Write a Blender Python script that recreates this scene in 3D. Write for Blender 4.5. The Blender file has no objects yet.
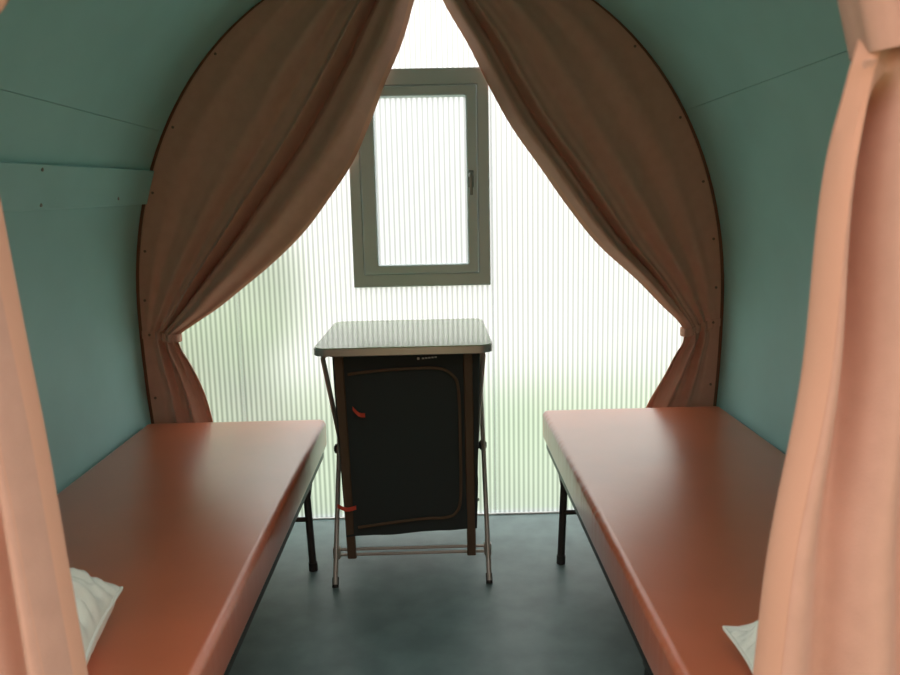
import bpy, bmesh, math, random
import numpy as np
from mathutils import Vector, Matrix, noise
random.seed(4)
C = bpy.context.scene.collection
PI = math.pi

# ------------------------------------------------------------------ helpers
def obj(name, bm, mats, parent=None, smooth=True):
    me = bpy.data.meshes.new(name)
    bmesh.ops.recalc_face_normals(bm, faces=bm.faces[:])
    bm.to_mesh(me); bm.free()
    if not isinstance(mats, (list, tuple)): mats = [mats]
    for m in mats: me.materials.append(m)
    if smooth:
        for p in me.polygons: p.use_smooth = True
        me.set_sharp_from_angle(angle=math.radians(38))
    o = bpy.data.objects.new(name, me); C.objects.link(o)
    if parent:
        o.parent = parent
        o.location = -Vector(parent['_o']) if '_o' in parent else (0, 0, 0)
    return o

def tag(o, label=None, cat=None, group=None, kind=None):
    if label: o['label'] = label
    if cat: o['category'] = cat
    if group: o['group'] = group
    if kind: o['kind'] = kind
    return o

def thing(name, loc, label, cat, group=None, kind=None):
    o = bpy.data.objects.new(name, None); C.objects.link(o)
    o.location = loc; o.empty_display_size = .1
    return tag(o, label, cat, group, kind)

def put(o, parent):
    """parent a mesh built in world coordinates"""
    o.parent = parent
    off = Vector((0, 0, 0)); p = parent
    while p: off += Vector(p.location); p = p.parent
    o.location = -off
    return o

def box(bm, x0, x1, y0, y1, z0, z1, r=0, seg=2):
    vs = [bm.verts.new((x, y, z)) for z in (z0, z1) for y in (y0, y1) for x in (x0, x1)]
    fs = [bm.faces.new([vs[i] for i in f]) for f in
          ((0, 2, 3, 1), (4, 5, 7, 6), (0, 1, 5, 4), (2, 6, 7, 3), (0, 4, 6, 2), (1, 3, 7, 5))]
    if r:
        es = list({e for f in fs for e in f.edges})
        bmesh.ops.bevel(bm, geom=es, offset=r, segments=seg, profile=.5, affect='EDGES')

def tube(bm, pts, r, n=10, cap=True, closed=False):
    pts = [Vector(p) for p in pts]; rings = []
    N = len(pts); up = None
    for i, p in enumerate(pts):
        if closed: t = pts[(i + 1) % N] - pts[i - 1]
        else: t = pts[min(i + 1, N - 1)] - pts[max(i - 1, 0)]
        t.normalize()
        if up is None:
            up = Vector((0, 0, 1)) if abs(t.z) < .9 else Vector((1, 0, 0))
        a = (up - t * up.dot(t)).normalized(); b = t.cross(a); up = a
        rr = r[i] if isinstance(r, (list, tuple)) else r
        rings.append([bm.verts.new(p + (a * math.cos(k * 2 * PI / n) + b * math.sin(k * 2 * PI / n)) * rr) for k in range(n)])
    for i in range(N if closed else N - 1):
        A, B = rings[i], rings[(i + 1) % N]
        for k in range(n):
            bm.faces.new((A[k], A[(k + 1) % n], B[(k + 1) % n], B[k]))
    if cap and not closed:
        bm.faces.new(rings[0][::-1]); bm.faces.new(rings[-1])

def smooth_path(pts, n=8):
    """Catmull-Rom through points"""
    P = [Vector(p) for p in pts]; out = []
    for i in range(len(P) - 1):
        a = P[max(i - 1, 0)]; b = P[i]; c = P[i + 1]; d = P[min(i + 2, len(P) - 1)]
        for k in range(n):
            t = k / n
            out.append(.5 * ((2 * b) + (c - a) * t + (2 * a - 5 * b + 4 * c - d) * t * t + (3 * b - a - 3 * c + d) * t ** 3))
    out.append(P[-1]); return out

def fillet(pts, r, n=6):
    P = [Vector(p) for p in pts]; out = [P[0]]
    for i in range(1, len(P) - 1):
        a = (P[i - 1] - P[i]).normalized(); b = (P[i + 1] - P[i]).normalized()
        s = P[i] + a * r; e = P[i] + b * r
        for k in range(n + 1):
            t = k / n
            out.append(s * (1 - t) ** 2 + P[i] * 2 * t * (1 - t) + e * t * t)
    out.append(P[-1]); return out

def disc(bm, c, axis, r, h, n=12):
    axis = Vector(axis).normalized(); c = Vector(c)
    tube(bm, [c, c + axis * h * .7, c + axis * h], [r, r, r * .75], n)

def interp(z, tab):
    """monotone smooth table lookup, tab = [(z, value)] descending or ascending"""
    t = sorted(tab); zs = np.array([a for a, b in t]); vs = np.array([b for a, b in t])
    m = np.gradient(vs, zs)
    z = min(max(z, zs[0]), zs[-1])
    i = int(min(max(np.searchsorted(zs, z) - 1, 0), len(zs) - 2))
    h = zs[i + 1] - zs[i]; u = (z - zs[i]) / h
    d = (vs[i + 1] - vs[i]) / h
    m0, m1 = m[i], m[i + 1]
    if d == 0: m0 = m1 = 0
    else:
        m0 = d * min(max(m0 / d, 0), 3); m1 = d * min(max(m1 / d, 0), 3)
    return float((2 * u ** 3 - 3 * u ** 2 + 1) * vs[i] + (u ** 3 - 2 * u ** 2 + u) * h * m0 + (-2 * u ** 3 + 3 * u ** 2) * vs[i + 1] + (u ** 3 - u ** 2) * h * m1)

def sst(a, b, x):
    t = min(max((x - a) / (b - a), 0), 1); return t * t * (3 - 2 * t)

# ------------------------------------------------------------------ materials
def mat(name, col, rough=.6, metal=0., spec=.5, var=0., vscale=6., bump=0., bscale=60., stretch=(1, 1, 1), coat=0., sheen=0., trans=0.):
    m = bpy.data.materials.new(name); m.use_nodes = True
    nt = m.node_tree; N = nt.nodes; L = nt.links
    b = N['Principled BSDF']
    b.inputs['Base Color'].default_value = (*col, 1); b.inputs['Roughness'].default_value = rough
    b.inputs['Metallic'].default_value = metal; b.inputs['Specular IOR Level'].default_value = spec
    b.inputs['Coat Weight'].default_value = coat; b.inputs['Coat Roughness'].default_value = .29
    b.inputs['Sheen Weight'].default_value = sheen; b.inputs['Sheen Roughness'].default_value = .5
    tc = N.new('ShaderNodeTexCoord'); mp = N.new('ShaderNodeMapping'); mp.inputs['Scale'].default_value = stretch
    L.new(tc.outputs['Object'], mp.inputs['Vector'])
    if var:
        n = N.new('ShaderNodeTexNoise'); n.inputs['Scale'].default_value = vscale; n.inputs['Detail'].default_value = 5
        L.new(mp.outputs['Vector'], n.inputs['Vector'])
        r = N.new('ShaderNodeValToRGB')
        r.color_ramp.elements[0].position = .3; r.color_ramp.elements[1].position = .7
        r.color_ramp.elements[0].color = (*[c * (1 - var) for c in col], 1)
        r.color_ramp.elements[1].color = (*[min(1, c * (1 + var)) for c in col], 1)
        L.new(n.outputs['Fac'], r.inputs['Fac']); L.new(r.outputs['Color'], b.inputs['Base Color'])
    if bump:
        n2 = N.new('ShaderNodeTexNoise'); n2.inputs['Scale'].default_value = bscale; n2.inputs['Detail'].default_value = 4
        L.new(mp.outputs['Vector'], n2.inputs['Vector'])
        bp = N.new('ShaderNodeBump'); bp.inputs['Strength'].default_value = bump; bp.inputs['Distance'].default_value = .003
        L.new(n2.outputs['Fac'], bp.inputs['Height']); L.new(bp.outputs['Normal'], b.inputs['Normal'])
    if trans:
        t = N.new('ShaderNodeBsdfTranslucent'); t.inputs['Color'].default_value = (*col, 1)
        mx = N.new('ShaderNodeMixShader'); mx.inputs['Fac'].default_value = trans
        L.new(b.outputs[0], mx.inputs[1]); L.new(t.outputs[0], mx.inputs[2])
        L.new(mx.outputs[0], N['Material Output'].inputs['Surface'])
    return m

M = {}
M['teal'] = mat('teal_panel', (.355, .63, .635), .62, spec=.25, var=.05, vscale=3, bump=.08, bscale=150)
M['floor'] = mat('vinyl_floor', (.155, .235, .24), .42, spec=.45, var=.16, vscale=9, bump=.12, bscale=180)
M['curtain'] = mat('curtain_cloth', (.59, .335, .258), .85, spec=.1, var=.04, vscale=25, bump=.25, bscale=420, sheen=.08, trans=.012)
M['hem'] = mat('curtain_hem', (.68, .365, .26), .85, spec=.1, bump=.2, bscale=420, trans=.05)
M['vinyl'] = mat('terracotta_vinyl', (.58, .14, .058), .34, spec=1.0, coat=.8, var=.06, vscale=5, bump=.10, bscale=130)
M['steel_dark'] = mat('dark_steel', (.05, .047, .045), .45, metal=.6, bump=.05)
M['steel_tube'] = mat('grey_tube', (.36, .33, .29), .38, metal=.4, bump=.03)
M['alu'] = mat('window_grey', (.64, .72, .74), .42, metal=.15, spec=.5, bump=.03)
M['alu_edge'] = mat('aluminium_trim', (.42, .41, .39), .35, metal=.8, bump=.03)
M['laminate'] = mat('laminate_top', (.27, .38, .21), .12, spec=.40, var=.03, vscale=12)
M['rubber'] = mat('black_rubber', (.018, .018, .018), .7, bump=.1)
M['black_cloth'] = mat('black_cloth', (.035, .043, .042), .9, spec=.15, bump=.35, bscale=300)
M['brown_web'] = mat('brown_webbing', (.105, .07, .045), .85, spec=.2, bump=.3, bscale=300)
M['red_tab'] = mat('red_tab', (.62, .07, .035), .6, bump=.1)
M['pale_mark'] = mat('pale_print', (.55, .57, .55), .6, var=.05)
M['pillow'] = mat('white_cotton', (.80, .82, .74), .85, spec=.2, var=.03, vscale=20, bump=.25, bscale=300, sheen=.1)
M['screw'] = mat('screw_metal', (.35, .35, .33), .35, metal=.9, var=.05)
M['snap'] = mat('snap_dark', (.20, .13, .10), .4, metal=.5, var=.05)
M['wood'] = mat('reddish_wood', (.17, .075, .045), .6, spec=.3, var=.2, vscale=14, stretch=(1, 1, .2), bump=.1, bscale=60)
M['white_sill'] = mat('white_profile', (.72, .74, .73), .4, var=.02)
M['handle'] = mat('handle_metal', (.24, .26, .25), .3, metal=.8, var=.05)
M['lawn'] = mat('lawn', (.14, .22, .115), .9, spec=.1, var=.15, vscale=2.5, bump=.3, bscale=30)
M['leaf'] = mat('hedge_leaf', (.20, .31, .12), .75, spec=.2, var=.4, vscale=5, bump=.4, bscale=25)
M['outer'] = mat('light_screen_cloth', (.42, .22, .13), .7, var=.08)  # for the added light screen only; warm tint warms the front light

def poly_mat(name, tint, pitch, strength):
    """twin-wall polycarbonate inner skin: rough see-through plus milky diffusion, webs at a fixed pitch"""
    m = bpy.data.materials.new(name); m.use_nodes = True
    nt = m.node_tree; N = nt.nodes; L = nt.links; N.remove(N['Principled BSDF'])
    tc = N.new('ShaderNodeTexCoord'); sx = N.new('ShaderNodeSeparateXYZ'); L.new(tc.outputs['Object'], sx.inputs[0])
    def math_(op, a, b=None):
        n = N.new('ShaderNodeMath'); n.operation = op
        for i, v in enumerate((a, b)):
            if v is None: continue
            if isinstance(v, (int, float)): n.inputs[i].default_value = v
            else: L.new(v, n.inputs[i])
        return n.outputs[0]
    ph = math_('MULTIPLY', sx.outputs['X'], 2 * PI / pitch)
    c = math_('COSINE', ph); c = math_('MULTIPLY', math_('ADD', c, 1.0), .5); c = math_('POWER', c, 1.3)
    # uneven milky patches in the sheet
    nz = N.new('ShaderNodeTexNoise'); nz.inputs['Scale'].default_value = 2.2; nz.inputs['Detail'].default_value = 3
    L.new(tc.outputs['Object'], nz.inputs['Vector'])
    dark = math_('MULTIPLY', c, strength)
    lum = math_('SUBTRACT', 1.0, dark)
    cb = N.new('ShaderNodeMixRGB'); cb.blend_type = 'MULTIPLY'; cb.inputs[0].default_value = 1
    cb.inputs[1].default_value = (*tint, 1); cmb = N.new('ShaderNodeCombineColor')
    for k in range(3): L.new(lum, cmb.inputs[k])
    L.new(cmb.outputs[0], cb.inputs[2])
    rf = N.new('ShaderNodeBsdfRefraction'); rf.inputs['IOR'].default_value = 1.22; rf.inputs['Roughness'].default_value = .55
    L.new(cb.outputs[0], rf.inputs['Color'])
    tl = N.new('ShaderNodeBsdfTranslucent'); L.new(cb.outputs[0], tl.inputs['Color'])
    mx = N.new('ShaderNodeMixShader'); L.new(math_('ADD', math_('MULTIPLY', nz.outputs['Fac'], .2), .33), mx.inputs['Fac'])
    L.new(rf.outputs[0], mx.inputs[1]); L.new(tl.outputs[0], mx.inputs[2])
    gl = N.new('ShaderNodeBsdfGlossy'); gl.inputs['Roughness'].default_value = .25
    m2 = N.new('ShaderNodeMixShader'); m2.inputs['Fac'].default_value = .05
    L.new(mx.outputs[0], m2.inputs[1]); L.new(gl.outputs[0], m2.inputs[2])
    L.new(m2.outputs[0], N['Material Output'].inputs['Surface'])
    return m
M['poly'] = poly_mat('ribbed_polycarbonate', (.885, .88, .86), .0203, .45)
M['poly_pane'] = poly_mat('ribbed_pane', (.82, .835, .83), .0203, .45)
clear = bpy.data.materials.new('clear_skin'); clear.use_nodes = True
_n = clear.node_tree.nodes; _n.remove(_n['Principled BSDF']); _t = _n.new('ShaderNodeBsdfTransparent')
_t.inputs['Color'].default_value = (.97, .98, .97, 1)
clear.node_tree.links.new(_t.outputs[0], _n['Material Output'].inputs['Surface'])
M['clear'] = clear

jm = bpy.data.materials.new('clear_joint'); jm.use_nodes = True
_n = jm.node_tree.nodes; _b = _n['Principled BSDF']; _b.inputs['Base Color'].default_value = (.8, .85, .86, 1); _b.inputs['Roughness'].default_value = .2
_t = _n.new('ShaderNodeBsdfTransparent'); _t.inputs['Color'].default_value = (.985, .99, .995, 1)
_m = _n.new('ShaderNodeMixShader'); _m.inputs['Fac'].default_value = .96; _l = jm.node_tree.links
_l.new(_b.outputs[0], _m.inputs[1]); _l.new(_t.outputs[0], _m.inputs[2]); _l.new(_m.outputs[0], _n['Material Output'].inputs['Surface'])
M['joint'] = jm

# ------------------------------------------------------------------ room shell
XC = -.02                 # vault axis
YB, YF = 3.13, .55      # translucent back wall, open front of the vault
def hw(z):
    if z >= .88:
        t = min((z - .88) / 1.34, 1)
        return 1.152 * (1 - t ** 2.1) ** (1 / 2.1)
    return 1.152 - .085 * (.88 - z) ** 2
ZTOP = 2.22
def arch(z0, z1, off=0., n=40, side=1):
    """profile points on one side from z0 up to z1, pushed out by off"""
    pts = []
    for i in range(n + 1):
        z = z0 + (z1 - z0) * i / n
        if z1 > 2.0: z = z0 + (z1 - z0) * math.sin(i / n * PI / 2)
        e = 1e-3
        x = hw(z)
        za, zb = max(z - e, z0), min(z + e, ZTOP)
        d = Vector((hw(zb) - hw(za), zb - za)).normalized()
        nx, nz = d.y, -d.x
        pts.append((XC + side * (x + nx * off), z + nz * off))
    return pts

def shell(name, prof_in, prof_out, y0, y1, m):
    bm = bmesh.new(); n = len(prof_in)
    v = [[bm.verts.new((p[0], y, p[1])) for p in pr] for y in (y0, y1) for pr in (prof_in, prof_out)]
    a0, b0, a1, b1 = v
    for i in range(n - 1):
        bm.faces.new((a0[i], a0[i + 1], a1[i + 1], a1[i])); bm.faces.new((b0[i], b1[i], b1[i + 1], b0[i + 1]))
        bm.faces.new((a0[i], b0[i], b0[i + 1], a0[i + 1])); bm.faces.new((a1[i], a1[i + 1], b1[i + 1], b1[i]))
    for i in (0, n - 1): bm.faces.new((a0[i], a1[i], b1[i], b0[i]))
    return obj(name, bm, m)

ZSS = {-1: 1.585, 1: 1.625}   # height of the lapped joint between wall and ceiling sheets
for s, nm in ((-1, 'wall_left'), (1, 'wall_right')):
    o = shell(nm, arch(0, ZSS[s], 0, 40, s), arch(0, ZSS[s], .03, 40, s), YF, YB + .06, M['teal'])
    tag(o, 'teal painted curved wall panel on the %s side' % nm[5:], 'wall', kind='structure')
ci = [p for p in arch(ZSS[-1] + .0012, ZTOP, 0, 44, -1)] + [p for p in arch(ZSS[1] + .0012, ZTOP, 0, 44, 1)][::-1][1:]
co = [p for p in arch(ZSS[-1] + .0012, ZTOP, .03, 44, -1)] + [p for p in arch(ZSS[1] + .0012, ZTOP, .03, 44, 1)][::-1][1:]
for s, nm in ((-1, 'trim_6'), (1, 'trim_7')):
    o = shell(nm, arch(ZSS[s] - .06, ZSS[s] + .06, .0302, 8, s), arch(ZSS[s] - .06, ZSS[s] + .06, .045, 8, s), YF, YB + .06, M['teal'])
    tag(o, 'backing strip behind the narrow joint between %s wall and ceiling' % ('left' if s < 0 else 'right'), 'trim', kind='structure')
o = shell('ceiling', ci, co, YF, YB + .06, M['teal'])
tag(o, 'teal painted vaulted ceiling sheet joining both walls', 'ceiling', kind='structure')

bm = bmesh.new(); box(bm, -1.16, 1.12, YF, YB + .06, -.06, 0)
tag(obj('floor', bm, M['floor'], smooth=False), 'dark blue grey vinyl floor between the two beds', 'floor', kind='structure')

# translucent back wall with a rectangular opening for the window
WX0, WX1, WZ0, WZ1 = -.328, .214, .975, 1.805
def back_wall():
    bm = bmesh.new()
    zs = sorted(set([i * ZTOP / 40 for i in range(41)] + [WZ0 + .01, WZ1 - .01]))
    def quad(x00, x01, x10, x11, z0, z1):
        if x01 - x00 < 1e-5 and x11 - x10 < 1e-5: return
        for y, mi in ((YB, 0), (YB + .012, 1)):
            f = bm.faces.new([bm.verts.new(p) for p in ((x00, y, z0), (x01, y, z0), (x11, y, z1), (x10, y, z1))])
            f.material_index = mi
    for a, b in zip(zs, zs[1:]):
        l0, r0, l1, r1 = XC - hw(a), XC + hw(a), XC - hw(b), XC + hw(b)
        zm = (a + b) / 2
        if WZ0 + .01 <= zm <= WZ1 - .01:
            quad(l0, WX0 + .01, l1, WX0 + .01, a, b); quad(WX1 - .01, r0, WX1 - .01, r1, a, b)
        else: quad(l0, r0, l1, r1, a, b)
    bmesh.ops.remove_doubles(bm, verts=bm.verts[:], dist=1e-5)
    # close the sheet's outline so it is a real 12 mm panel
    be = [e for e in bm.edges if len(e.link_faces) == 1 and abs(e.verts[0].co.y - YB) < 1e-4 and abs(e.verts[1].co.y - YB) < 1e-4]
    find = {}
    for v in bm.verts: find[(round(v.co.x, 4), round(v.co.y, 4), round(v.co.z, 4))] = v
    for e in be:
        a, b = e.verts
        c = find.get((round(b.co.x, 4), round(YB + .012, 4), round(b.co.z, 4))); d = find.get((round(a.co.x, 4), round(YB + .012, 4), round(a.co.z, 4)))
        if c and d and len({a, b, c, d}) == 4:
            f = bm.faces.new((a, b, c, d)); f.material_index = 1
    o = obj('wall_back', bm, [M['poly'], M['clear']], smooth=False)
    tag(o, 'ribbed translucent polycarbonate end wall letting in daylight', 'wall', kind='structure')
back_wall()
# joint profiles and sill of the end wall
for i, x in enumerate((-.80, .226)):
    bm = bmesh.new()
    box(bm, x - .012, x + .012, YB - .005, YB - .002, .02, 2.0 if x > 0 else 1.55)
    box(bm, x - .003, x + .003, YB - .008, YB - .0055, .02, 2.0 if x > 0 else 1.55)
    tag(obj('trim_%d' % (i + 1), bm, M['joint'], smooth=False), ['slim clear joint strip between wall sheets on the left', 'slim clear joint strip between wall sheets right of the window'][i], 'trim', kind='structure')
bm = bmesh.new(); box(bm, XC - 1.05, XC + 1.05, YB - .010, YB, 0, .006, .001)
tag(obj('trim_3', bm, M['white_sill'], smooth=False), 'pale bottom profile where the translucent wall meets the floor', 'trim', kind='structure')

# arch trim behind the curtain edge
pi_ = arch(0, ZTOP, -.030, 44, -1) + arch(0, ZTOP, -.030, 44, 1)[::-1][1:]
po_ = arch(0, ZTOP, -.001, 44, -1) + arch(0, ZTOP, -.001, 44, 1)[::-1][1:]
tag(shell('trim_4', pi_, po_, 3.05, YB - .001, M['wood']), 'reddish brown wooden arch rim the rear curtains are snapped to', 'trim', kind='structure')

# batten with screws on the left wall
bt = thing('trim_5', (XC - 1.12, 2.0, 1.38), 'teal batten board screwed along the left wall', 'trim', kind='structure')
bm = bmesh.new(); zb = [1.318, 1.321, 1.38, 1.439, 1.442]
zn = [z - .042 for z in zb]
ins = [XC - hw(z) + (.020 if k in (0, 4) else .022) for k, z in enumerate(zb)]
inn = [XC - hw(z) + (.020 if k in (0, 4) else .022) for k, z in enumerate(zn)]
v0 = [bm.verts.new((x, YF + .3, z)) for x, z in zip(inn, zn)]; v1 = [bm.verts.new((x, 3.045, z)) for x, z in zip(ins, zb)]
w0 = [bm.verts.new((XC - hw(z) - .001, YF + .3, z)) for z in zn]; w1 = [bm.verts.new((XC - hw(z) - .001, 3.045, z)) for z in zb]
for i in range(4):
    bm.faces.new((v0[i], v0[i + 1], v1[i + 1], v1[i])); bm.faces.new((w0[i], w1[i], w1[i + 1], w0[i + 1]))
    bm.faces.new((v0[i], w0[i], w0[i + 1], v0[i + 1])); bm.faces.new((v1[i], v1[i + 1], w1[i + 1], w1[i]))
bm.faces.new((v0[0], v1[0], w1[0], w0[0])); bm.faces.new((v0[4], w0[4], w1[4], v1[4]))
put(obj('board', bm, M['teal'], smooth=False), bt)
for y, z in ((2.20, 1.428), (2.23, 1.332), (2.76, 1.343), (1.7, 1.428), (1.72, 1.332)):
    bm = bmesh.new(); z -= .042 * (3.045 - y) / 2.2; disc(bm, (XC - hw(z) + .0215, y, z), (1, 0, .05), .0055, .004)
    put(obj('screw', bm, M['screw']), bt)

# ------------------------------------------------------------------ window
wn = thing('window_1', ((WX0 + WX1) / 2, YB, WZ0), 'grey framed casement window set in the translucent end wall', 'window', kind='structure')
def ring(name, x0, x1, z0, z1, w, y0, y1, m, parent, bev=.004):
    bm = bmesh.new()
    wl, wr, wb, wt = w
    o_ = [(x0, z0), (x1, z0), (x1, z1), (x0, z1)]; i_ = [(x0 + wl, z0 + wb), (x1 - wr, z0 + wb), (x1 - wr, z1 - wt), (x0 + wl, z1 - wt)]
    V = {}
    for y in (y0, y1):
        for tagk, pts in (('o', o_), ('i', i_)):
            for k, p in enumerate(pts): V[(tagk, k, y)] = bm.verts.new((p[0], y, p[1]))
    for k in range(4):
        j = (k + 1) % 4
        bm.faces.new((V['o', k, y0], V['o', j, y0], V['i', j, y0], V['i', k, y0]))
        bm.faces.new((V['o', k, y1], V['i', k, y1], V['i', j, y1], V['o', j, y1]))
        bm.faces.new((V['o', k, y0], V['o', k, y1], V['o', j, y1], V['o', j, y0]))
        bm.faces.new((V['i', k, y0], V['i', j, y0], V['i', j, y1], V['i', k, y1]))
    bmesh.ops.bevel(bm, geom=bm.edges[:], offset=bev, segments=2, profile=.5, affect='EDGES')
    return put(obj(name, bm, m, smooth=False), parent)
fr = ring('window_frame', WX0, WX1, WZ0, WZ1, (.042, .045, .050, .062), YB - .035, YB + .02, M['alu'], wn)
sa = ring('sash', WX0 + .0445, WX1 - .0475, WZ0 + .0525, WZ1 - .0645, (.057, .041, .035, .039), YB - .050, YB + .012, M['alu'], wn, .006)
bm = bmesh.new()
gx0, gx1, gz0, gz1 = WX0 + .098, WX1 - .085, WZ0 + .084, WZ1 - .100
for y, mi in ((YB - .004, 0), (YB + .006, 1)):
    f = bm.faces.new([bm.verts.new(p) for p in ((gx0, y, gz0), (gx1, y, gz0), (gx1, y, gz1), (gx0, y, gz1))]); f.material_index = mi
put(obj('pane', bm, [M['poly_pane'], M['clear']], smooth=False), wn)
bm = bmesh.new(); hx, hz = .141, 1.392
box(bm, hx - .011, hx + .011, YB - .054, YB - .048, hz - .035, hz + .03, .003)
disc(bm, (hx, YB - .05, hz + .012), (0, -1, 0), .010, .02)
box(bm, hx - .006, hx + .006, YB - .076, YB - .068, hz - .065, hz + .022, .003)
put(obj('handle', bm, M['handle']), wn)
wn.children[-1]['label'] = 'dark metal window handle'

# ------------------------------------------------------------------ curtains
def curtain_sheet(name, outer, hem, depth, z0, z1, nz, nu, m, parent, thick=.002):
    bm = bmesh.new(); G = []
    for i in range(nz + 1):
        z = z0 + (z1 - z0) * i / nz; a, h = outer(z), hem(z); row = []
        for j in range(nu + 1):
            s = (j / nu) ** 1.35           # 0 at the hem, 1 at the arch, finer near the hem
            x = h + (a - h) * s
            row.append(bm.verts.new((x, depth(s, z, abs(x - h), abs(a - h)), z)))
        G.append(row)
    for i in range(nz):
        for j in range(nu): bm.faces.new((G[i][j], G[i][j + 1], G[i + 1][j + 1], G[i + 1][j]))
    o = put(obj(name, bm, m), parent)
    for p in o.data.polygons: p.use_smooth = True
    md = o.modifiers.new('thickness', 'SOLIDIFY'); md.thickness = thick; md.offset = 0
    return o

def strip(name, pts, width_vec, thick, m, parent):
    """ribbon along pts (centre line), extruded by +-width_vec, with thickness"""
    bm = bmesh.new(); W = Vector(width_vec); R = []
    P = [Vector(p) for p in pts]
    for i, p in enumerate(P):
        t = (P[min(i + 1, len(P) - 1)] - P[max(i - 1, 0)]).normalized()
        n = t.cross(W).normalized() * thick / 2
        R.append([bm.verts.new(p + W + n), bm.verts.new(p - W + n), bm.verts.new(p - W - n), bm.verts.new(p + W - n)])
    for a, b in zip(R, R[1:]):
        for k in range(4): bm.faces.new((a[k], a[(k + 1) % 4], b[(k + 1) % 4], b[k]))
    bm.faces.new(R[0]); bm.faces.new(R[-1][::-1])
    return put(obj(name, bm, m), parent)

def hem_band(name, hem, depth, outer, z0, z1, n, w, m, parent, lift=.004):
    """stitched double hem along the free edge, following the folds"""
    bm = bmesh.new(); R = []
    for i in range(n + 1):
        z = z0 + (z1 - z0) * i / n; h, a = hem(z), outer(z); sg = 1 if a > h else -1
        row = []
        for k in range(4):
            d = w * k / 3; s = d / max(abs(a - h), 1e-4)
            y = depth(s, z, d, abs(a - h))
            row.append((h + sg * d, y, z))
        R.append([bm.verts.new((x - (sg * .002 if k == 0 else 0), y - lift, zz)) for k, (x, y, zz) in enumerate(row)] +
                 [bm.verts.new((x - (sg * .002 if k == 0 else 0), y + lift, zz)) for k, (x, y, zz) in reversed(list(enumerate(row)))])
    for a, b in zip(R, R[1:]):
        for k in range(8): bm.faces.new((a[k], a[(k + 1) % 8], b[(k + 1) % 8], b[k]))
    bm.faces.new(R[0]); bm.faces.new(R[-1][::-1])
    return put(obj(name, bm, m), parent)

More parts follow.
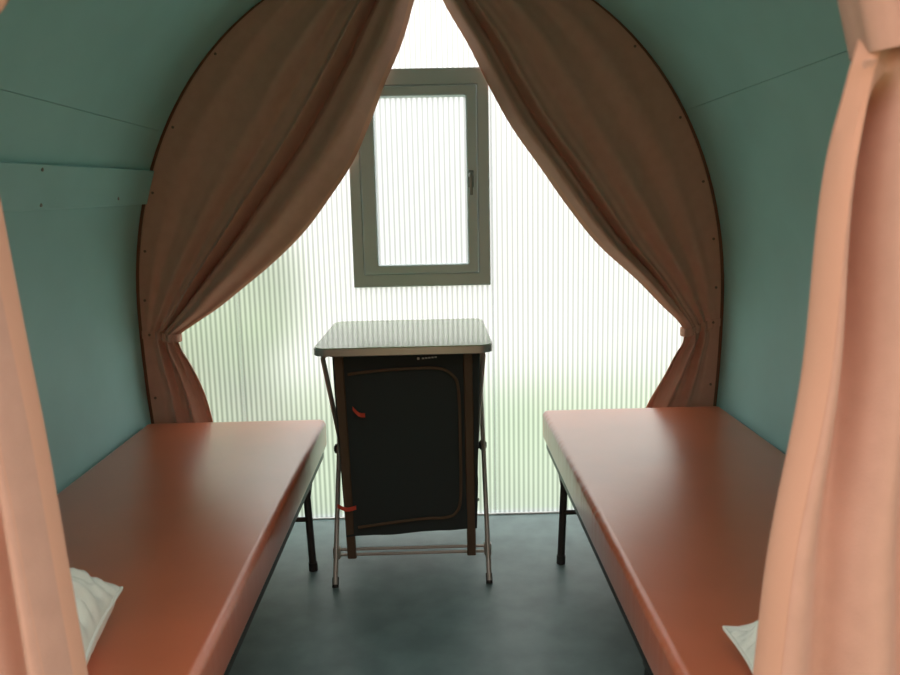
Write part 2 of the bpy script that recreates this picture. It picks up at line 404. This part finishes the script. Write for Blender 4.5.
# --- rear pair, snapped to the arch
YC = 3.05
hemL = [(2.19, -.02), (2.038, -.063), (1.881, -.116), (1.757, -.176), (1.613, -.238), (1.449, -.32), (1.338, -.40), (1.189, -.522), (1.077, -.645),
        (.982, -.767), (.906, -.869), (.845, -.965), (.813, -1.012), (.795, -1.018), (.77, -1.01), (.71, -.981), (.587, -.939), (.471, -.916), (.1, -.88)]
hemR = [(2.19, -.015), (2.036, .051), (1.876, .144), (1.732, .216), (1.585, .298), (1.424, .412), (1.282, .512), (1.126, .637), (.978, .797),
        (.873, .898), (.82, .952), (.79, .972), (.765, .972), (.74, .968), (.70, .945), (.602, .902), (.476, .839), (.1, .76)]
def rear(side):
    tab = hemL if side < 0 else hemR
    tz = .80 if side < 0 else .775
    hem = lambda z: interp(z, tab)
    outer = lambda z: XC + side * (hw(z) - .014)
    if side < 0: ridges = [(.10, .055, .060), (.265, -.060, .026), (.325, .042, .022), (.45, -.018, .04), (.55, .018, .05), (.72, -.008, .06), (.82, .008, .06)]
    else: ridges = [(.055, .045, .035), (.155, -.040, .022), (.20, .022, .028), (.33, -.018, .05), (.45, .020, .06), (.62, -.012, .06), (.75, .012, .07)]
    def depth(s, z, d, W):
        s = min(max(s, 0), 1)
        if z >= tz:
            v = (z - tz) / (2.1 - tz)
            p = 1 + (.75 if side < 0 else .35) * (1 - sst(0, .8, v))
            w = s ** p
            amp = min(1, W / .42) * (.55 + .45 * sst(0, .25, v))
            f = sum(a * math.exp(-((w - c) / sg) ** 2) for c, a, sg in ridges) * amp
            near = math.exp(-v / .16)
            f += near * .010 * math.cos(2 * PI * 5.5 * s ** 1.2 + .6) * (1 - sst(.5, .95, s))
            f += .006 * math.sin(9 * z + 7 * s) * s * (1 - s) * 4
            f += near * .028 * (1 - sst(.05, .6, s))
            # free edge turns back slightly
            f -= .03 * math.exp(-d / .018)
        else:
            v = sst(0, .5, (tz - z))
            k = 1 - sst(.55, .8, s)
            f = k * (.020 + .012 * v) * math.cos(2 * PI * (3.0 * s + .15) + .5 * math.sin(5 * z)) + .006 * k * math.cos(2 * PI * 7 * s)
            f += .028 * (1 - sst(.05, .6, s)) * (1 - .6 * v)
            f *= 1 - .55 * sst(.02, .30, tz - z)
            f -= .02 * math.exp(-d / .012)
        pinch = math.exp(-((z - tz) / .035) ** 2)
        f = f * (1 - .45 * pinch)
        edge = 1 - sst(.88, 1, s)
        return YC - f * edge + .0
    sd = 'left' if side < 0 else 'right'
    t = thing('curtain', (XC + side * 1.0, YC, .1),
              'salmon brown curtain tied back behind the %s bed against the translucent wall' % sd, 'curtain', 'rear curtains at the translucent wall')
    curtain_sheet('drape', outer, hem, depth, .12, 2.195, 220, 150, M['curtain'], t)
    hem_band('hem', hem, depth, outer, .12, 2.15, 220, .014, M['hem'], t, .0022)
    # tieback band
    za = .815 if side < 0 else .812; zt = tz
    pts = []
    for k in range(22):
        s = 1 - k / 21 * .99
        z = za + (zt - za) * sst(0, 1, k / 21); h, a = hem(zt), outer(z)
        x = h + (a - h) * s
        pts.append((x, depth(s, z, abs(x - h), abs(a - h)) - .006 - .012 * (1 - sst(.0, .35, s)), z))
    x, y, z = pts[-1]
    pts += [(x - side * .005, y + .008, z), (x - side * .008, y + .024, z), (x - side * .004, y + .040, z + .002), (x + side * .02, y + .046, z + .002)]
    pts = smooth_path(pts, 3)
    strip('tieback', pts, (0, 0, .0155), .004, M['curtain'], t)
    zsn = (.56, .95, 1.14, 1.36, 1.60, 1.86)
    for z in zsn:
        bm = bmesh.new(); disc(bm, (XC + side * (hw(z) - .035), YC - .004, z), (0, -1, 0), .0052, .004)
        put(obj('snap_button', bm, M['snap']), t)
    bm = bmesh.new(); disc(bm, (outer(za) - side * .03, depth(.9, za, .15, .17) - .008, za), (0, -1, 0), .0052, .004)
    put(obj('snap_button', bm, M['snap']), t)
rear(-1); rear(1)

# --- front pair, close to the camera
def front(side):
    YCF = .925; KF = .907
    if side < 0:
        tab = [(2.19, -.03), (2.0, -.20), (1.8, -.36), (1.62, -.49), (1.555, -.522), (1.49, -.58), (1.45, -.592), (1.40, -.586), (1.277, -.568), (1.145, -.557), (.98, -.542), (.787, -.53), (.639, -.521), (-.08, -.49)]
        tz = 1.45; w0, w1, ph = .05, .088, .0
    else:
        tab = [(2.19, 0.), (2.0, .20), (1.8, .38), (1.62, .505), (1.543, .529), (1.50, .532), (1.462, .522), (1.43, .518), (1.357, .514), (1.05, .495), (.788, .46), (.608, .449), (-.08, .41)]
        tz = 1.462; w0, w1, ph = .05, .135, .0
    tab = [(1.3 + (z - 1.3) * KF, x * KF - (.021 if side < 0 and z < 1.30 else .012 if side < 0 and z < 1.45 else 0) + (.007 if side > 0 and z > 1.40 else 0)) if z < 1.7 else (z, x) for z, x in tab]; tz = 1.3 + (tz - 1.3) * KF
    hem = lambda z: interp(z, tab)
    outer = lambda z: XC + side * (hw(z) - .012)
    def depth(s, z, d, W):
        if z < tz:
            v = sst(0, .9, tz - z) ; p = w0 + (w1 - w0) * min((tz - z) / 1.0, 1)
            q = d / p
            k = 1 - sst(3.5, 5.5, q)
            a = (.19 * p if side > 0 else .030) * sst(-.02, .10, tz - z)
            f = a * (1.15 - abs(2 * ((q + ph) % 1) - 1) ** 1.6 * 2) if False else a * math.sin(2 * PI * (q + ph) - PI / 2 + 1.15 + .3 * math.sin(2 * z)) * k
            if side > 0:
                g = q - .80; f -= .050 * math.exp(-(g / .24) ** 2) * (1 - sst(.15, .75, tz - z)) * sst(.0, .05, tz - z)
            else: f -= .050 * math.exp(-(d / .024) ** 2) * sst(-.03, .12, tz - z)
            f += .10 * a * math.sin(2 * PI * 2 * q + 2.2 * z) * k
            f += .012 * math.exp(-(tz - z) / .05) * k
        else:
            v = (z - tz) / .6; p = w0 * (1 + v)
            q = d / p; k = 1 - sst(2.5, 5, q)
            f = (.006 + .02 * sst(.15, .6, v)) * math.sin(2 * PI * q) * k + .012 * math.exp(-(z - tz) / .06) * k
        f -= .010 * math.exp(-d / .010)
        if side < 0 and z < tz: f -= .075 * sst(.080, .105, d) * sst(.0, .2, tz - z)
        return YCF - f * (1 - sst(.85, 1, s))
    sd = 'left' if side < 0 else 'right'
    t = thing('curtain', (XC + side * .8, YCF, .03),
              'bright salmon curtain hanging in the %s foreground in front of the %s pillow' % (sd, sd), 'curtain', 'front curtains in the foreground')
    curtain_sheet('drape', outer, hem, depth, .03, 2.195, 200, 170, M['curtain'], t)
    hem_band('hem', hem, depth, outer, .03, 2.15, 200, .020, M['hem'], t, .0025)
    pts = []
    zc = tz + .052
    for k in range(26):
        s = 1 - k / 25
        h, a = hem(tz + .01), outer(zc + .02); x = h + (a - h) * s
        z = zc + .07 * s
        pts.append((x, min(depth(s2, tz + .01, abs(x - h), abs(a - h)) for s2 in (s,)) - .018, z))
    x, y, z = pts[-1]
    pts += [(x - side * .001, y + .012, z), (x - side * .002, y + .035, z), (x + side * .004, y + .055, z), (x + side * .03, y + .062, z)]
    strip('tieback', smooth_path(pts, 3), (-.012 * side * (side > 0), .0, .042), .005, M['curtain'], t)
front(-1); front(1)

# ------------------------------------------------------------------ beds
def bed(side):
    x0, x1 = (-1.140, -.444) if side < 0 else (.400, 1.100)
    zt = .482 if side < 0 else .496
    y0, y1 = (1.05 if side < 0 else .99), 2.965; th = .118
    inner = x1 if side < 0 else x0
    sd = 'left' if side < 0 else 'right'
    t = thing('bed', ((x0 + x1) / 2, (y0 + y1) / 2, 0), 'terracotta vinyl bed on dark folding legs along the %s wall' % sd, 'bed', 'beds along the side walls')
    # mattress: rounded slab with a fine grid so the edge puckers are real
    bm = bmesh.new(); box(bm, x0, x1, y0, y1, zt - th, zt, .021, 5)
    long = [e for e in bm.edges if abs(e.verts[0].co.y - e.verts[1].co.y) > 1.0]
    bmesh.ops.subdivide_edges(bm, edges=long, cuts=300, use_grid_fill=True)
    bm.normal_update()
    for v in bm.verts:
        e = min(abs(v.co.x - x0), abs(v.co.x - x1))
        if e < .03 and v.co.z > zt - .09:
            k = (v.normal.z < .85) * (1 - e / .03) * sst(zt - .09, zt - .03, v.co.z)
            a = noise.noise(Vector((v.co.y * 58, v.co.x * 3, 1.3 + side))) + .5 * noise.noise(Vector((v.co.y * 130, 5, side)))
            v.co += v.normal * a * (.0005 if side < 0 else .0012) * k
        pass
    mt = put(obj('mattress', bm, M['vinyl']), t)
    for p in mt.data.polygons: p.use_smooth = True
    # frame under the mattress
    zf = zt - th; bm = bmesh.new()
    for x in (x0 + .028, x1 - .028): box(bm, x - .016, x + .016, y0 + .03, y1 - .03, zf - .032, zf, .003)
    for y in (y0 + .05, (y0 + y1) / 2, y1 - .05): box(bm, x0 + .04, x1 - .04, y - .014, y + .014, zf - .030, zf - .002, .003)
    put(obj('frame', bm, M['steel_dark']), t)
    for y in (2.66, 1.56):
        for x, sg in ((x0 + .045, -1), (x1 - .045, 1)):
            lean = .030 * sg
            bm = bmesh.new(); tube(bm, [(x, y + (.03 if y > 2 else -.03), zf - .02), (x + lean * .6, y, .012)], .0135, 12)
            lg = put(obj('leg', bm, M['steel_dark']), t)
            bm = bmesh.new(); tube(bm, [(x + lean * .585, y, .03), (x + lean * .6, y, .0)], .016, 12)
            put(obj('foot_cap', bm, M['rubber']), lg)
            bm = bmesh.new(); box(bm, x - .018, x + .018, y - .02 + (.03 if y > 2 else -.03), y + .02 + (.03 if y > 2 else -.03), zf - .075, zf - .030, .003)
            put(obj('bracket', bm, M['steel_dark']), lg)
        bm = bmesh.new(); tube(bm, [(x0 + .04, y + .01, .19), (x1 - .04, y + .01, .19)], .009, 8)
        put(obj('stretcher', bm, M['steel_dark']), t)
    # folding brace
    for y, dy in ((2.69, .22), (1.53, -.10)):
        bm = bmesh.new()
        tube(bm, [(inner + side * .045, y, zf - .16), (inner + side * .045, y + dy, zf - .02)], .006, 8)
        put(obj('brace', bm, M['steel_dark']), t)
    return zt
zL = bed(-1); zR = bed(1)

# ------------------------------------------------------------------ pillows
def pillow(name, cx, cy, zb, w, l, h, rot, seed, label, tilt=(0, 0)):
    t = thing(name, (cx, cy, zb), label, 'pillow', 'pillows on the beds'); t.rotation_euler = (tilt[0], tilt[1], rot)
    bm = bmesh.new(); n = 56; G = {}
    for sgn in (1, -1):
        for i in range(n + 1):
            for j in range(n + 1):
                u, v = 2 * i / n - 1, 2 * j / n - 1
                # pinched sides, pointed corners
                x = u * (1 - .05 * (1 - v * v) ** 1.2 * abs(u) ** 3) * w / 2; y = v * (1 - .07 * (1 - u * u) ** 1.2 * abs(v) ** 3) * l / 2
                e = ((1 - abs(u) ** 2.6) * (1 - abs(v) ** 2.6)) ** .5
                wr = 0
                r = 1 - max(abs(u), abs(v))
                ang = math.atan2(v, u)
                wr += .042 * noise.noise(Vector((math.cos(ang) * 7, math.sin(ang) * 7, seed + r * 1.2))) * math.exp(-((r - .15) / .25) ** 2)
                wr += .022 * noise.noise(Vector((u * 3.5, v * 9, seed))) + .012 * noise.noise(Vector((u * 9 + v * 5, v * 4, seed + 3)))
                z = e * h / 2 * sgn + (wr * (1 if sgn > 0 else .15)) * min(1, e * 2)
                # sits on the mattress: bottom half flattens, corners lift a little
                z = z + h * .42 if sgn > 0 else max(z + h * .42, .001 + .05 * (max(abs(u), abs(v)) ** 8))
                if sgn < 0 and (i in (0, n) or j in (0, n)): continue
                if sgn < 0: z = min(z, h * .42 - .004)
                G[sgn, i, j] = bm.verts.new((x, y, z))
    def g(s, i, j): return G.get((s, i, j)) or G[1, i, j]
    for s in (1, -1):
        for i in range(n):
            for j in range(n):
                bm.faces.new([g(s, a, b) for a, b in ((i, j), (i + 1, j), (i + 1, j + 1), (i, j + 1))])
    o = obj('pillow_case', bm, M['pillow']); o.parent = t
    for p in o.data.polygons: p.use_smooth = True
    # seam round the edge
    bm = bmesh.new(); lp = []
    for k in range(4 * n):
        q, r_ = divmod(k, n); u, v = [(2 * r_ / n - 1, -1), (1, 2 * r_ / n - 1), (1 - 2 * r_ / n, 1), (-1, 1 - 2 * r_ / n)][q]
        lp.append((u * (1 - .05 * (1 - v * v) ** 1.2 * abs(u) ** 3) * w / 2, v * (1 - .07 * (1 - u * u) ** 1.2 * abs(v) ** 3) * l / 2, h * .42))
    tube(bm, lp, .0035, 6, closed=True)
    o = obj('seam', bm, M['pillow']); o.parent = t
pillow('pillow', -.80, 1.245, zL + .003, .40, .33, .20, math.radians(10), 1.7, 'white crumpled pillow on the left bed behind the foreground curtain')
pillow('pillow', .72, 1.125, zR + .003, .48, .24, .125, math.radians(-5), 5.2, 'white pillow corner peeking out on the right bed')

# ------------------------------------------------------------------ folding camp cupboard with table top
TX0, TX1, TY0, TY1, TZ = -.408, .178, 2.485, 3.085, .845
cb = thing('camping_cupboard', ((TX0 + TX1) / 2, (TY0 + TY1) / 2, 0), 'folding camping cupboard with pale table top and black fabric cabinet below the window', 'cupboard')
def slab(bm, x0, x1, y0, y1, z0, z1, r, bev):
    pts = []
    for cx, cy, a0 in ((x1 - r, y1 - r, 0), (x0 + r, y1 - r, 90), (x0 + r, y0 + r, 180), (x1 - r, y0 + r, 270)):
        for k in range(9):
            a = math.radians(a0 + 11.25 * k); pts.append((cx + r * math.cos(a), cy + r * math.sin(a)))
    a = [bm.verts.new((x, y, z0)) for x, y in pts]; b = [bm.verts.new((x, y, z1)) for x, y in pts]
    n = len(pts)
    for i in range(n): bm.faces.new((a[i], a[(i + 1) % n], b[(i + 1) % n], b[i]))
    c = [bm.verts.new((x, y, z1)) for x, y in pts]; bm.faces.new(c)      # separate top face keeps it flat
    bm.faces.new(a[::-1])
bm = bmesh.new(); slab(bm, TX0 + .004, TX1 - .004, TY0 + .004, TY1 - .004, TZ - .016, TZ, .042, .003)
tp = put(obj('tabletop', bm, M['laminate']), cb)
bm = bmesh.new(); slab(bm, TX0, TX1, TY0, TY1, TZ - .026, TZ - .003, .046, .003)
put(obj('edge_trim', bm, M['alu_edge']), tp)
for sg, xi, xo in ((-1, -.386, -.374), (1, .150, .157)):
    for a, b, x in (((2.555, TZ - .03), (3.06, .0), xi), ((3.03, TZ - .03), (2.52, .0), xo)):
        xb = x - sg * .034 if a[0] < 2.8 else x
        xin = x - sg * .03
        bm = bmesh.new()
        pts = fillet([(xin, a[0], a[1]), (x, a[0], a[1] - .004), (xb, b[0], .02)], .022)
        if a[0] > 2.8: pts = [(x, a[0], a[1])] + [(x, b[0], .012)]
        tube(bm, pts, .0085, 12)
        lg = put(obj('leg', bm, M['steel_tube']), cb)
        d = (Vector((xb, b[0], 0)) - Vector((x, a[0], a[1]))).normalized(); e = Vector((xb, b[0], .001))
        bm = bmesh.new(); tube(bm, [e - d * .034, e + Vector((0, 0, .0))], .0115, 12)
        put(obj('rubber_foot', bm, M['rubber']), lg)
    bm = bmesh.new(); ym, zm = 2.793, .412
    disc(bm, (xi + .012, ym, zm), (1, 0, 0), .013, .008); disc(bm, (xo - .012, ym, zm), (-1, 0, 0), .013, .008)
    box(bm, min(xi, xo) - .006, max(xi, xo) + .006, ym - .012, ym + .012, zm - .016, zm + .016, .004)
    put(obj('pivot', bm, M['rubber']), cb)
bm = bmesh.new(); zc = .105; yc = 2.595
for dz in (0, -.02):
    tube(bm, [(-.374, yc + .002, zc + dz), (.157, yc + .002, zc + dz)], .0055, 10)
for x in (-.374, .157):
    box(bm, x - .013, x + .013, yc - .012, yc + .014, zc - .032, zc + .012, .004)
put(obj('crossbar', bm, M['steel_tube']), cb)
bm = bmesh.new(); tube(bm, [(-.386, 2.99, .122), (.150, 2.99, .122)], .0065, 10)
put(obj('crossbar', bm, M['steel_tube']), cb)
for y in (2.555, 3.03):
    bm = bmesh.new(); tube(bm, [(-.36, y, TZ - .034), (.13, y, TZ - .034)], .0075, 10)
    put(obj('top_rail', bm, M['steel_tube']), cb)
# fabric cabinet: hanging black bag, sides sagging between its shelves
YA, YZ = 2.575, 3.0
bm = bmesh.new(); rows = 30; per = []
for i in range(rows + 1):
    f = i / rows; z = .80 - .62 * f
    xl = -.356 + .020 * f ** 1.2; xr = .138 - .018 * f
    bul = .012 * abs(math.sin(f * PI * 3)) ** .7 + .004 * noise.noise(Vector((0, 0, z * 20)))
    ring_ = []
    nfr = 14
    for k in range(nfr + 1):
        u = k / nfr; x = xl + (xr - xl) * u
        zz = z - (.020 * (1 - u) if i == rows else 0) + .006 * noise.noise(Vector((u * 4, 1, 0))) * (i == rows)
        y = YA - .006 * math.sin(u * PI) * math.sin(f * PI) + .003 * noise.noise(Vector((u * 3, f * 5, 9)))
        ring_.append((x, y, zz))
    for k in range(1, 8):
        u = k / 8; ring_.append((xr + bul * math.sin(u * PI), YA + (YZ - YA) * u, z))
    for k in range(nfr + 1): ring_.append((xr + (xl - xr) * k / nfr, YZ, z))
    for k in range(1, 8):
        u = 1 - k / 8; ring_.append((xl - bul * math.sin(u * PI), YA + (YZ - YA) * u, z))
    per.append([bm.verts.new(p) for p in ring_])
for a, b in zip(per, per[1:]):
    n = len(a)
    for k in range(n): bm.faces.new((a[k], a[(k + 1) % n], b[(k + 1) % n], b[k]))
bm.faces.new(per[0]); bm.faces.new(per[-1][::-1])
cab = put(obj('cabinet', bm, M['black_cloth']), cb)
cab['label'] = 'black fabric zip-front cabinet body'
# brown corner webbing down to the crossbar
for xa, xb in ((-.334, -.320), (.097, .100)):
    bm = bmesh.new()
    R = []
    for k in range(16):
        f = k / 15; z = .812 - .735 * f; x = xa + (xb - xa) * f; y = 2.560 + .022 * f ** 2
        w = .0155
        R.append([bm.verts.new((x - w, y + .004, z)), bm.verts.new((x - w * .8, y - .002, z)), bm.verts.new((x + w * .8, y - .002, z)), bm.verts.new((x + w, y + .004, z)), bm.verts.new((x + w, y + .010, z)), bm.verts.new((x - w, y + .010, z))])
    for a, b in zip(R, R[1:]):
        for k in range(6): bm.faces.new((a[k], a[(k + 1) % 6], b[(k + 1) % 6], b[k]))
    bm.faces.new(R[0]); bm.faces.new(R[-1][::-1])
    put(obj('webbing_strap', bm, M['brown_web']), cab)
# zip line: starts by the left strap, runs over the top, round the corner, down and back along the bottom
zp = [(-.305, .742), (-.20, .752), (-.08, .757), (.0, .755), (.045, .730), (.064, .68), (.067, .5), (.064, .30), (.048, .245), (.01, .228), (-.06, .226), (-.16, .216), (-.292, .200)]
bm = bmesh.new(); tube(bm, [(p.x, YA - .012, p.z) for p in smooth_path([(x, 0, z) for x, z in zp], 8)], .0052, 8)
put(obj('zip_piping', bm, M['brown_web']), cab)
for x0, z0, x1, z1 in ((-.292, .628, -.252, .602), (-.358, .285, -.295, .276)):
    bm = bmesh.new(); pts = smooth_path([(x0, YA - .026, z0), ((x0 + x1) / 2, YA - .034, (z0 + z1) / 2 - .006), (x1, YA - .022, z1)], 6)
    W = Vector((0, 0, .007)); R = []
    for p in pts: R.append([bm.verts.new(p + W), bm.verts.new(p - W), bm.verts.new(p - W + Vector((0, .003, 0))), bm.verts.new(p + W + Vector((0, .003, 0)))])
    for a, b in zip(R, R[1:]):
        for k in range(4): bm.faces.new((a[k], a[(k + 1) % 4], b[(k + 1) % 4], b[k]))
    bm.faces.new(R[0]); bm.faces.new(R[-1][::-1])
    put(obj('pull_tab', bm, M['red_tab']), cab)
    cab.children[-1]['label'] = 'red zip pull tab'
bm = bmesh.new()
disc(bm, (-.068, YA - .005, .789), (0, -1, 0), .0045, .003)
for k in range(5): box(bm, -.056 + k * .0105, -.048 + k * .0105, YA - .008, YA - .004, .787 + .0008 * k, .7915 + .0008 * k)
put(obj('printed_mark', bm, M['pale_mark'], smooth=False), cab)

# ------------------------------------------------------------------ outside
bm = bmesh.new(); bmesh.ops.create_grid(bm, x_segments=50, y_segments=50, size=7)
for v in bm.verts: v.co.z = .02 * noise.noise(v.co * .6)
o = obj('lawn', bm, M['lawn']); o.location = (0, .2, -.16)
tag(o, 'green lawn outside seen as a tint through the translucent wall', 'lawn', kind='structure')
def hedge(name, x0, x1, y0, y1, h, seed, label):
    bm = bmesh.new(); bmesh.ops.create_icosphere(bm, subdivisions=6, radius=1)
    for v in bm.verts:
        p = v.co.copy(); m = max(abs(p.x), abs(p.y), abs(p.z)); q = p.lerp(p / m, .7)
        d = 1 + .10 * noise.noise(p * 3 + Vector((seed, 0, 0))) + .09 * noise.noise(p * 11 + Vector((0, seed, 0))) + .07 * noise.noise(p * 30)
        q *= d
        v.co = ((x0 + x1) / 2 + q.x * (x1 - x0) / 2, (y0 + y1) / 2 + q.y * (y1 - y0) / 2, max(-.17, -.17 + (q.z + 1) * h / 2))
    o = obj(name, bm, M['leaf']); tag(o, label, 'hedge')
hedge('hedge', -5.2, -1.05, 4.9, 6.3, 1.75, 3.1, 'green hedge blurred behind the left of the translucent wall')


# added screen out of view: blocks entrance sky light, keeps rear curtains dark
bm = bmesh.new(); box(bm, -4.5, 4.5, -2.0, -1.96, -.2, 3.25)
tag(obj('light_screen', bm, M['outer'], smooth=False), 'added unseen terracotta screen blocking sky light at the open entrance side', 'wall', kind='structure')

# ------------------------------------------------------------------ light: overcast sky
w = bpy.data.worlds.new('overcast_sky'); bpy.context.scene.world = w; w.use_nodes = True
nt = w.node_tree; bg = nt.nodes['Background']
bg.inputs['Color'].default_value = (1.0, .985, .97, 1); bg.inputs['Strength'].default_value = 1.0
# overcast sky: brighter overhead than at the horizon
tc = nt.nodes.new('ShaderNodeTexCoord'); sp = nt.nodes.new('ShaderNodeSeparateXYZ'); nt.links.new(tc.outputs['Generated'], sp.inputs[0])
mr = nt.nodes.new('ShaderNodeMapRange'); mr.inputs['From Min'].default_value = 0; mr.inputs['From Max'].default_value = 1
mr.inputs['To Min'].default_value = 1.2; mr.inputs['To Max'].default_value = 4.2
nt.links.new(sp.outputs['Z'], mr.inputs['Value']); nt.links.new(mr.outputs[0], bg.inputs['Strength'])

# ------------------------------------------------------------------ camera
cam = bpy.data.cameras.new('camera'); co = bpy.data.objects.new('camera', cam); C.objects.link(co)
F = 783.; vp = (435., 203.); roll = math.radians(1.2)
d = Vector((vp[0] - 450, -(vp[1] - 337.5), -F)).normalized()
e = Vector((math.cos(roll), math.sin(roll), 0)); X = (e - d * e.dot(d)).normalized(); Z = X.cross(d)
R = Matrix((X, d, Z))          # rows: world axes in camera coordinates = camera-to-world rotation
co.matrix_world = Matrix.Translation((0, 0, 1.30)) @ R.to_4x4()
cam.sensor_width = 36; cam.lens = F / 900 * 36; cam.clip_start = .02
cam.dof.use_dof = True; cam.dof.focus_distance = 2.7; cam.dof.aperture_fstop = 5.0
sc = bpy.context.scene; sc.camera = co
sc.view_settings.view_transform = 'Standard'; sc.view_settings.look = 'None'
sc.view_settings.gamma = 1; sc.view_settings.use_curve_mapping = False; sc.view_settings.exposure = 0.33
sc.cycles.max_bounces = 14; sc.cycles.diffuse_bounces = 8; sc.cycles.transmission_bounces = 10; sc.cycles.transparent_max_bounces = 12
sc.cycles.use_denoising = True
